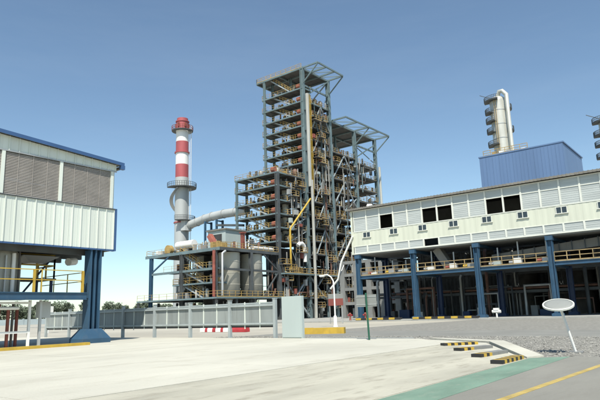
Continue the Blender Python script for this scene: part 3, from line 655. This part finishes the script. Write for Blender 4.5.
mb().bar((106.4,Y0,.1),(106.4,Y0,51),.3).build('column','tower_paint',A)
# lower storeys under the tall tower
for z in (9.55, 4.6):
    floor(A, 89.6, 110, Y0-1.5 if z > 6 else Y0, YS, z, 'f'); clutter(A, 90, 109.5, Y0+.4, YS-.5, z, 3.5, 22, .75)
clutter(A, 90, 109.5, Y0+.2, YS, .03, 4, 26, .75)
brace(A, (99.8,Y0-.05,4.6),(105,Y0-.05,9.2),.3); brace(A, (105,Y0-.05,4.6),(99.8,Y0-.05,9.2),.3); brace(A, (90,Y0-.05,.5),(99.2,Y0-.05,9),.3); brace(A, (99.2,Y0-.05,.5),(90,Y0-.05,9),.3)
# tall white riser and yellow ladder on corner
rp = thing('riser_pipe', 'tall white riser pipe running up the front corner of tallest tower', 'pipe', (99.2, 74.9, 0))
mb().pipe([(99.6,74.7,52),(99.6,74.7,30),(99.6,74.7,29.5)], .42, 12).build('upper_pipe', 'riser', rp, True)
mb().pipe([(99.9,74.4,31),(99.9,74.4,7),(99.7,74.4,.05)], .34, 12).build('lower_pipe', 'riser', rp, True)
for z in range(3, 52, 5): mb().box(99.3,99.9,74.9,75.6,z,z+.15).build('bracket','tower_dark',rp)
ld = thing('caged_ladder', 'yellow vertical ladder beside the white riser pipe on tower', 'ladder', (101, 75.2, 29))
for s in (-.25,.25): mb().bar((101.5+s,75.3,28),(101.5+s,75.3,52.5),.1).build('stile','yellow',ld)
m = mb()
for q in range(80): m.box(101.27,101.73,75.28,75.32,28.2+q*.3,28.24+q*.3)
m.build('rungs','yellow',ld)
yp = thing('gas_pipe', 'yellow pipe slanting down from tall tower corner to the deck', 'pipe', (92, 75, 20))
mb().pipe([(99.4,74.6,26.6),(92.2,74.8,19.2),(92.0,74.8,18.6),(92.0,74.8,10)], .21, 10).build('pipe','yellow',yp,True)
wp = thing('exhaust_elbow', 'short white bent vent pipe on the tower platform', 'pipe', (96.5, 75, 12))
mb().pipe([(95,75.2,15.6),(95.6,75.2,16.1),(96.5,75.2,16.2),(97.2,75.2,15.7),(97.4,75.2,14.8),(97.4,75.2,12.2)], .45, 12).build('pipe','white_paint',wp,True)

def shade_backings(t, x0, x1, z0, z1, y=YS+.25):  # added dark sheets behind the frames, standing in for shaded interiors
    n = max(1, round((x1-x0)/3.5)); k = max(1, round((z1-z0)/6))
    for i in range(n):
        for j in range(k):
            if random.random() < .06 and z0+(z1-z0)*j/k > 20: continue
            mb().box(x0+(x1-x0)*i/n+.05, x0+(x1-x0)*(i+1)/n-.05, y, y+.1, z0+(z1-z0)*j/k+.05, z0+(z1-z0)*(j+1)/k-.05).build('shade_backing', 'shade_dark', t)
shade_backings(A, 103, 110, .05, 47.5); shade_backings(A, 92.8, 103, .05, 16)
face_chaos(A, 102.5, 109.6, 5, 49, 60); face_chaos(A, 90, 99, .1, 13, 26); face_chaos(A, 100, 110, .1, 13, 22)
# --- rear tower (B)
B = thing('rear_tower', 'rear steel tower with lower canopy roof behind the tallest tower', 'tower', (121, 80, 0))
for x in (121.3, 131.8):
    for y in (Y0, YS, YL): column(B, x, y, .02, 48.2, .8 if y == Y0 else .5)
canopy(B, 110.3, 131.8, 71.1, Y0, 90, 48.4, [110.5, 115.8, 121.3, 126.5, 131.8], [121.3, 131.8])
brace(B, (121.6,Y0,41),(131.5,Y0,46.5),.26,'tower_paint'); mb().bar((121.6,Y0,44.5),(131.5,Y0,44.5),.3,.4).build('beam','tower_paint',B)
brace(B, (131.8,Y0,41),(131.8,YS,47.5),.22)
zb = [40.5-3.4*k for k in range(12)]
for k, z in enumerate(zb):
    floor(B, 110.5, 121.3, Y0, YS, z, 'f', 'tower_dark', 'rail_dull'); clutter(B, 111, 120.8, Y0+.5, YS-.8, z, 3, 22, .45)
    floor(B, 121.7, 131.8, Y0, YS, z-.8, 'fr', 'tower_dark', 'rail_dull'); clutter(B, 122.5, 131, Y0+.8, YS-.5, z-.8, 2.6, 7, .35)
    if k % 2 == 0 and k+2 < 12:
        brace(B, (110.7,Y0-.06,zb[k+2]),(115.9,Y0-.06,zb[k]-.3),.22); brace(B, (121.0,Y0-.06,zb[k+2]),(116,Y0-.06,zb[k]-.3),.22)
        brace(B, (121.8,Y0-.06,zb[k+1]-.8),(131.4,Y0-.06,zb[k]-1.2),.2)
shade_backings(B, 110.2, 121.2, .05, 43); shade_backings(B, 121.8, 131.6, .05, 22)
face_chaos(B, 110.8, 121, 3, 40, 55); face_chaos(B, 121.8, 131.5, 15, 40, 24)
vd = thing('vent_duct', 'white hooked vent duct on the rear tower near gallery roof', 'duct', (126, 75, 26))
mb().pipe([(124.6,75.0,24),(124.6,75.0,27.3),(125.2,75.0,28.4),(126.4,75.0,28.6),(127.4,75.0,27.8),(127.5,75.0,25)], .5, 12).build('pipe','white_paint',vd,True)
rv = thing('rear_stack_pipe', 'slim pale vertical pipe at the right edge of the rear tower', 'pipe', (133.2, 76, 0))
mb().tube((133.3,75.6,.03),(133.3,75.6,40.5),.35,10).build('pipe','silver_clad',rv,True)

# --- stair block (C)
Cc = thing('stair_tower', 'mid height steel stair block in front of the tallest tower', 'tower', (93, 82, 0))
ZC = [31.45, 28.6, 25.4, 22.4, 19.4, 16.4]
for (x, y) in ((89.35,Y0),(89.35,YL),(92.6,YL),(92.6,YS)): column(Cc, x, y, .02, 31.2, .75 if y == Y0 else .45, 'tower_dark' if y == Y0 else 'tower_paint')
column(Cc, 95.8, Y0, .02, 31.2, .35, 'tower_dark')
for i, z in enumerate(ZC):
    floor(Cc, 89.35, 92.6, Y0, YL+.6, z, 'lbr')
    floor(Cc, 92.8, 99.1, Y0, YS, z, 'f', 'tower_dark', 'rail_dull'); clutter(Cc, 93.2, 98.6, Y0+.5, YS-.8, z, 2.6, 18, .45)
    drum(90.0, Y0+1.5, z, 'red round hose drum on the '+ORD[i]+' landing of the mid height stair block')
    clutter(Cc, 91.5, 92.3, 77.5, 87, z, 2.3, 13, .3)
    if i: stair(Cc, 90.5, 85.4, ZC[i-1], 79.2, z)
    if i < 5: brace(Cc, (93,Y0-.06,ZC[i+1]),(98.9,Y0-.06,z-.3) if i % 2 else (98.9,Y0-.06,z-.3), .16) if i in (1, 3, 4) else None
stair(Cc, 90.5, 85.4, 16.4, 79.2, 13.8); shade_backings(Cc, 93, 99.2, 16, 30.5); face_chaos(Cc, 93, 98.8, 14, 30, 22)
for (x, y, z, r, h, lb) in ((95.2,78.6,16.5,.75,14.0,'tall grey vertical vessel inside the mid height stair block'),):
    t = thing('process_vessel', lb, 'vessel', (x,y,z))
    mb().lathe([(r*.5,0),(r,.4),(r,h-.4),(r*.5,h)], (x,y,z), 18).build('shell','silver_clad',t,True)
    m = mb(); [m.lathe([(r+.01,q),(r+.1,q),(r+.1,q+.15),(r+.01,q+.15)], (x,y,z), 18) for q in (2,5,8,11)]; m.build('flange','galvanised',t)

# --- low deck (D)
D = thing('equipment_deck', 'broad low steel deck carrying equipment in front of the towers', 'platform', (80, 86, 0))
XD, YE = 72.35, 97.8
for (x, y) in ((XD,96.2),(XD,77.0),(80.8,Y0),(89.0,96.2),(80.8,96.2),(XD,86.6)): column(D, x, y, .02, 13.4, .62, 'steel_blue' if y > 90 else 'tower_dark')
dk = floor(D, XD, 89.2, Y0, YE, 13.8, 'lfb', 'tower_paint')
mb().box(XD-.2, XD-.13, Y0-.2, YE+.2, 13.25, 13.85).build('deck_fascia','tower_paint',dk); mb().box(XD-.12, 89.2, Y0-.2, Y0-.13, 13.25, 13.85).build('deck_fascia','tower_dark',dk)
brace(D, (XD,95.9,10.3),(XD,90.5,13.2),.25,'steel_blue')
mb().box(XD-.1,XD+.2,77,96,9.7,10.15).build('beam','tower_paint',D)
floor(D, XD+.25, XD+3.2, 77.2, 92.5, 10.15, 'l'); floor(D, XD+.25, XD+3.2, 77.2, 89.5, 7.5, 'lb')
stair(D, XD+1.2, 88.0, 13.8, 81.3, 10.15); stair(D, XD+1.2, 87.4, 10.15, 81, 7.5); stair(D, XD+1.2, 87.4, 7.5, 81, 4.6)
floor(D, 70.8, 89.4, 74.9, 98.6, 4.6, 'lf'); 
mb().box(XD,89,Y0-.1,Y0+.1,9.6,10.0).build('beam','tower_dark',D)
for a, b in (((84.5,Y0,4.8),(89,Y0,9.6)),((84.5,Y0,13.2),(89,Y0,10))): brace(D, a, b, .22, 'tower_dark')
for x in (70.9, 76, 81, 86): 
    for y in (75.2, 98.3): column(D, x, y, .02, 4.2, .4, 'tower_dark')
clutter(D, 84.3, 88.8, Y0+.6, 82, 4.6, 8, 16, .8); clutter(D, 71.5, 88.5, 83, 100, .02, 4, 20, .8); clutter(D, 72, 88, 75.4, 83, .02, 4, 14, .85)
clutter(D, 76.5, 86, 88, 95, 4.6, 5, 12, .7); clutter(D, 73.8, 75.2, 78, 89, 7.5, 2.2, 14, .2); clutter(D, 73.8, 75.2, 78, 92, 10.15, 2.8, 14, .2); clutter(D, 75.6, 80, 85, 92, 4.7, 7, 16, .1); clutter(D, 73, 75.5, 78, 92, 4.65, 2.4, 10, .2)
mb().tube((71.6,76.6,4.6),(71.6,76.6,13.2),.3,10).build('riser_pipe','rust_red',D,True); mb().pipe([(72.6,75.4,4.7),(72.6,75.4,12.6),(73.4,75.4,13.1)],.22,10).build('riser_pipe','galvanised',D,True)
shade_backings(D, 76, 89, .05, 13.2, 84.2)
sil = [(77.3,78.4,2.1,'left grey steel silo under the equipment deck'),(83.6,78.4,2.2,'right grey steel silo under the equipment deck'),(79.0,86.5,2.1,'grey steel silo behind the front two under the deck')]
for x, y, r, lb in sil:
    t = thing('silo', lb, 'silo', (x,y,4.6), 'grey silos under the equipment deck')
    mb().lathe([(.5,-.5),(r,.6),(r,8.6)], (x,y,4.6), 28).build('shell','silo',t,True)
    m = mb(); [m.lathe([(r+.005,q),(r+.05,q),(r+.05,q+.1),(r+.005,q+.1)], (x,y,4.6), 28) for q in (2.4,4.6,6.8)]; m.build('weld_band','silo',t)
# things on top of the deck
def deckthing(name, label, cat, loc): return thing(name, label, cat, loc)
t = thing('horizontal_vessel','white horizontal vessel on the equipment deck by the chimney','vessel',(75,87.5,13.8))
mb().pipe([(75,91,15.6),(75,90.7,15.6),(75,86.2,15.6),(75,85.9,15.6)],.85,14).build('shell','white_paint',t,True)
for y in (87.2, 89.8): mb().box(74.5,75.5,y-.15,y+.15,13.8,14.9).build('saddle','tower_dark',t)
t = thing('blower','yellow and grey blower unit at left of the equipment deck','blower',(75,93.5,13.8))
mb().tube((74.3,93.5,15),(75.2,93.5,15),1.0,16).build('fan_casing','rail_yellow',t,True); mb().box(74.2,75.6,92.4,94.4,13.8,14.3).build('base_frame','tower_dark',t); mb().tube((75.2,93.5,15),(76.4,93.5,15),.45,10).build('motor','galvanised',t,True)
t = thing('tilted_machine','red tilted machine head on the equipment deck','machine',(77,81.8,13.8))
m = mb(); m.bar((77,83.6,17.2),(77,81.6,14.6),1.0,.9); m.build('casing','drum_red',t); mb().box(76.4,77.6,81.2,82.2,13.8,14.6).build('base','rust_red',t)
t = thing('red_mast','dark red upright duct on the deck beside stair block','duct',(80,77.2,13.8))
mb().box(79.6,80.2,76.9,77.5,13.8,17.2).build('duct','rust_red',t); mb().box(79.4,80.4,76.7,77.7,17.2,17.4).build('cap','rust_red',t)
t = thing('plank_stack','pale horizontal pipe bundle lying along deck near stair block','pipe bundle',(86,78,13.8))
for q in range(3): mb().pipe([(82.5,76.8+q*.5,14.4+.2*(q % 2)),(88.6,76.8+q*.5,14.4+.2*(q % 2))],.33,10).build('pipe','white_paint' if q != 1 else 'galvanised',t,True)
for q in range(16):
    y = 77.5+q*1.25; x = random.uniform(73.3, 78)
    if 85 < y < 95 and x < 76.5: x = random.uniform(77.3, 79)
    a = random.uniform(.3,.8); mb().box(x-a,x+a,y-a*.6,y+a*.6,13.8,13.8+random.uniform(.5,1.7)).build('equipment_box',random.choice(('galvanised','white_paint','rail_yellow','cabinet','concrete')),D)
clutter(D, 77.5, 88, 84.5, 92, 13.8, 3.5, 16, .2); clutter(D, 79, 88, 77.8, 83, 13.8, 3, 14, .2)
# low building on the deck by the duct
t = thing('deck_hut','small pale hut with dark opening on the equipment deck','hut',(84,85,13.8))
mb().box(82,88,84.2,89.6,13.8,19.0).build('wall','cabinet',t); mb().box(81.7,88.3,83.9,89.9,19.0,19.3).build('roof','roof_brown',t)
mb().box(81.96,82.02,85.3,88.0,15.6,18.2).build('opening','interior',t)  # dark panel on the solid wall; its colour stands in for shade inside

# ------------------------------------------------------------------ chimney and flue duct
CX, CY = 92.0, 110.4
ch = thing('chimney', 'tall red and white striped chimney with ring platforms', 'chimney', (CX, CY, 0))
segs = [(0,15.5,1.85,'chimney_grey'),(15.5,36.4,1.75,'chimney_grey'),(36.4,39.9,1.68,'chimney_red'),(39.9,43.2,1.66,'chimney_white'),(43.2,46.1,1.64,'chimney_red'),(46.1,49.2,1.62,'chimney_white'),(49.2,51.6,1.62,'chimney_red'),(51.6,52.5,1.45,'chimney_red')]
for z0, z1, r, mt in segs: mb().lathe([(r,z0),(r-.01,z1)], (CX,CY,0), 32).build('shaft_band', mt, ch, True)
m = mb()
for z in (16.2, 24.5, 43.0): m.lathe([(1.7,z),(1.95,z),(1.95,z+.3),(1.7,z+.3)], (CX,CY,0), 32)
m.lathe([(1.4,51.5),(1.78,51.5),(1.78,51.75),(1.4,51.75)], (CX,CY,0), 32)
m.build('stiffener_ring', 'chimney_red', ch)
def ring_platform(z, ro, a0=0, a1=360):
    n = 28; m = mb(); vs = []; k = 0
    for i in range(n+1):
        a = math.radians(a0+(a1-a0)*i/n)
        for r, zz_ in ((1.7,z),(ro,z),(ro,z+.2),(1.7,z+.2)): vs.append((CX+r*math.cos(a), CY+r*math.sin(a), zz_))
    fs = [(4*i+j, 4*i+(j+1) % 4, 4*i+4+(j+1) % 4, 4*i+4+j) for i in range(n) for j in range(4)]
    m.add(vs, fs); pl = m.build('ring_platform', 'tower_dark', ch)
    m = mb()
    for i in range(n):
        a = math.radians(a0+(a1-a0)*i/n); b = math.radians(a0+(a1-a0)*(i+1)/n)
        pa = V((CX+ro*math.cos(a), CY+ro*math.sin(a), z+.2)); pb_ = V((CX+ro*math.cos(b), CY+ro*math.sin(b), z+.2))
        m.bar(pa, pa+V((0,0,1.1)), .07); m.bar(pa+V((0,0,1.1)), pb_+V((0,0,1.1)), .07); m.bar(pa+V((0,0,.55)), pb_+V((0,0,.55)), .06)
    m.build('platform_railing', 'rust_red' if z > 40 else 'tower_dark', pl)
ring_platform(49.0, 2.75); ring_platform(33.6, 3.7, 150, 400); ring_platform(24.9, 3.4, 200, 380)
for s in (-.25,.25): mb().bar((CX+1.2+s*.7,CY-1.75-s*.7,18),(CX+1.2+s*.7,CY-1.75-s*.7,50.5),.09).build('ladder_stile','chimney_white',ch)
m = mb(); [m.bar((CX+1.0,CY-1.55,18+q*.35),(CX+1.4,CY-1.95,18+q*.35),.04) for q in range(92)]; m.build('ladder_rungs','chimney_white',ch)
m = mb()   # spiral stair around the lower shaft
pts = []
for i in range(30):
    a = math.radians(-150-i*7); pts.append((CX+2.6*math.cos(a), CY+2.6*math.sin(a), 33.4-i*.3))
for p, q in zip(pts, pts[1:]): m.bar(p, q, .9, .12); 
o = m.build('spiral_stair', 'galvanised', ch)
for a in range(0, 360, 60):
    r = math.radians(a+15); mb().box(CX+1.6*math.cos(r)-.22, CX+1.6*math.cos(r)+.22, CY+1.6*math.sin(r)-.22, CY+1.6*math.sin(r)+.22, 50.0, 51.0).build('sample_port', 'rust_red', ch)
du = thing('flue_duct', 'pale round flue duct curving from chimney to the stair block', 'duct', (93, 100, 25))
pts = [(92.2,108.8,23.7),(92.4,107.2,23.9),(92.6,105,24.3),(92.8,102.5,24.8),(93,100,25.1),(93,96,25.2),(93,92,25.1),(93,88.3,25.0)]
mb().pipe(pts, 1.02, 18).build('duct', 'chimney_grey', du, True)
for i, p in enumerate(pts[1:-1]):
    d = (V(pts[i+2])-V(pts[i])).normalized(); mb().pipe([V(p)-d*.1, V(p)+d*.1], 1.12, 18).build('flange', 'galvanised', du, True)
mb().lathe([(1.5,0),(1.5,2.6)], (92.1,108.9,22.4), 8).build('inlet_box', 'chimney_grey', du)
ts = thing('duct_trestle', 'blue steel trestle carrying the flue duct above the deck', 'trestle', (93, 98, 13.8))
for y in (101.5, 97.5):
    for x in (92, 94): mb().bar((x,y,.02),(x,y,23.9),.42).build('leg','steel_blue',ts)
    mb().bar((92,y,23.6),(94,y,23.6),.3).build('cap_beam','steel_blue',ts)
for z in (17.5, 21.5): mb().bar((92,101.5,z),(92,97.5,z),.26).build('tie_beam','steel_blue',ts)
mb().bar((92,101.5,17.5),(92,97.5,21.5),.2).build('brace','steel_blue',ts); mb().bar((92,97.5,22.5),(92,88.5,21.4),.5,.5).build('walkway_beam','tower_dark',ts)

# ------------------------------------------------------------------ distillation columns and blue building on the right
def dist(x, y, h, r, label, dir_=1):
    t = thing('distillation_column', label, 'column', (x,y,0), 'distillation columns')
    mb().lathe([(r,0),(r,h-1.6),(r*.96,h-.8),(r*.7,h-.3),(.4,h)], (x,y,0), 28).build('shell','silver_clad',t,True)
    m = mb()
    for z in range(6, int(h), 4): m.lathe([(r+.01,z),(r+.06,z),(r+.06,z+.15),(r+.01,z+.15)], (x,y,0), 28)
    m.build('band','galvanised',t)
    mb().pipe([(x-.6,y-.3,h-.4),(x-.9,y-1.0,h+1.0),(x-1.1,y-1.9,h+.9),(x-1.2,y-r-.75,h-.4),(x-1.2,y-r-.75,3)],.58,14).build('overhead_pipe','silver_clad',t,True)
    for i, (z, a0, a1) in enumerate(((h-1.6,90,200),(h-5.0,95,160),(h-7.6,95,175),(h-10.6,95,165),(h-14.3,90,185),(h-4.2,262,330),(h-10.5,262,320))):
        ro = r+1.35; n = 14; m = mb(); vs = []
        for k_ in range(n+1):
            a = math.radians(a0+(a1-a0)*k_/n)
            for rr, zz_ in ((r,z),(ro,z),(ro,z+.18),(r,z+.18)): vs.append((x+rr*math.cos(a), y+rr*math.sin(a), zz_))
        m.add(vs, [(4*q+j, 4*q+(j+1) % 4, 4*q+4+(j+1) % 4, 4*q+4+j) for q in range(n) for j in range(4)]+[(0,1,2,3),(4*n+3,4*n+2,4*n+1,4*n)])
        pl = m.build('platform','tower_dark',t)
        m = mb()
        for k_ in range(n):
            a = math.radians(a0+(a1-a0)*k_/n); b = math.radians(a0+(a1-a0)*(k_+1)/n)
            pa = V((x+ro*math.cos(a), y+ro*math.sin(a), z+.18)); pb_ = V((x+ro*math.cos(b), y+ro*math.sin(b), z+.18))
            m.bar(pa, pa+V((0,0,1.1)), .09); m.bar(pa+V((0,0,1.1)), pb_+V((0,0,1.1)), .09); m.bar(pa+V((0,0,.55)), pb_+V((0,0,.55)), .07); m.bar(pa+V((0,0,.1)), pb_+V((0,0,.1)), .03, .2)
        m.build('railing','tower_dark',pl)
    mb().bar((x-1,y+1.2,h-.6),(x-1.6,y+4.2,h+1.0),.14).build('davit_arm','tower_dark',t)
    m = mb(); m.bar((x-r-.4,y-.2,h-16),(x-r-.4,y-.2,h-1),.1); m.bar((x-r-.4,y+.25,h-16),(x-r-.4,y+.25,h-1),.1); m.build('ladder','rail_yellow',t)
dist(150, 46.6, 58.4, 2.15, 'silver distillation column with ring platforms behind blue building')
dist(150, 20.8, 46.2, 2.0, 'second silver distillation column cut off by the right picture edge')
bb = thing('blue_building', 'large plain blue clad building rising behind the gallery roof', 'building', (112, 30, 0))
n = 12; wdt = (39.75-23.5)/n
for i in range(n):
    y0 = 39.75-wdt*(i+1); m = mb(); m.box(112, 112.1, y0+.01, y0+wdt-.01, .02, 31.7); m.box(111.975, 112, y0+.01, y0+.10, .02, 31.7); m.box(111.97, 112, y0+wdt*.5, y0+wdt*.5+.08, .02, 31.7); m.build('cladding_sheet', 'blue_clad', bb)
mb().box(112.1, 128, 23.5, 39.7, .02, 31.6).build('wall', 'blue_clad', bb)
mb().box(111.9, 128.2, 23.3, 39.9, 31.7, 31.95).build('roof_coping', 'blue_clad', bb)
m = mb(); rail(m, (112.3,38.9,31.95),(112.3,30,31.95),1.1,1.5,.06); m.build('roof_railing','rail_yellow',bb)
for i in range(6):
    y = 38.8-i*1.5; mb().box(114,115,y-.4,y+.4,31.95,32.6+.6*random.random()).build('roof_unit',('galvanised','rail_yellow','white_paint')[i % 3],bb)

# ------------------------------------------------------------------ far wall and woodland
fw = thing('far_wall', 'long pale boundary wall in front of the distant trees', 'wall', (130, 190, -.12))
P0, P1 = V((20,250,0)), V((230,215,0)); d = (P1-P0); n = 36
for i in range(n):
    a = P0+d*i/n; b = P0+d*(i+1)/n; m = mb(); m.bar((a.x,a.y,1.0),(b.x,b.y,1.0),.25,2.2); m.bar((a.x,a.y,-.12),(a.x,a.y,2.35),.5); m.build('wall_panel','wall_pale',fw)
tm = mb(); lm = mb()
for i in range(120):
    q = i/119; x = 20+q*330; y = 330-q*70+random.uniform(-14,14); h = random.choice((random.uniform(6.5, 10), random.uniform(8.5, 12)))+(1.0 if q > .3 else 0)
    tm.tube((x,y,-.12),(x+random.uniform(-.4,.4),y,h*.6),.22,5,.1)
    for s in range(3): tm.tube((x,y,h*.35),(x+random.uniform(-2,2),y+random.uniform(-2,2),h*random.uniform(.6,.85)),.09,4,.03)
    lobes = [(x+random.uniform(-2,2), y+random.uniform(-2,2), h*random.uniform(.25,.86), random.uniform(1.4,2.6)) for _ in range(10)]
    for lx, ly, lz, lr in lobes:
        for _ in range(110):
            d3 = V((random.gauss(0,1),random.gauss(0,1),random.gauss(0,1))).normalized()*lr*random.uniform(.5,1.05)
            c = V((lx,ly,lz))+d3; s_ = random.uniform(.3,.65); e1 = V((random.gauss(0,1),random.gauss(0,1),random.gauss(0,1))).normalized()*s_; e2 = V((random.gauss(0,1),random.gauss(0,1),random.gauss(0,1))).normalized()*s_
            lm.add([c+e1, c+e2, c-e1-e2*.5], [(0,1,2)])
tr = tm.build('distant_woodland', 'bark'); kind(tr, 'stuff', 'belt of dark green trees far behind the fence', 'woodland')
lv = lm.build('foliage', 'leaf', tr); lv['kind'] = 'stuff'
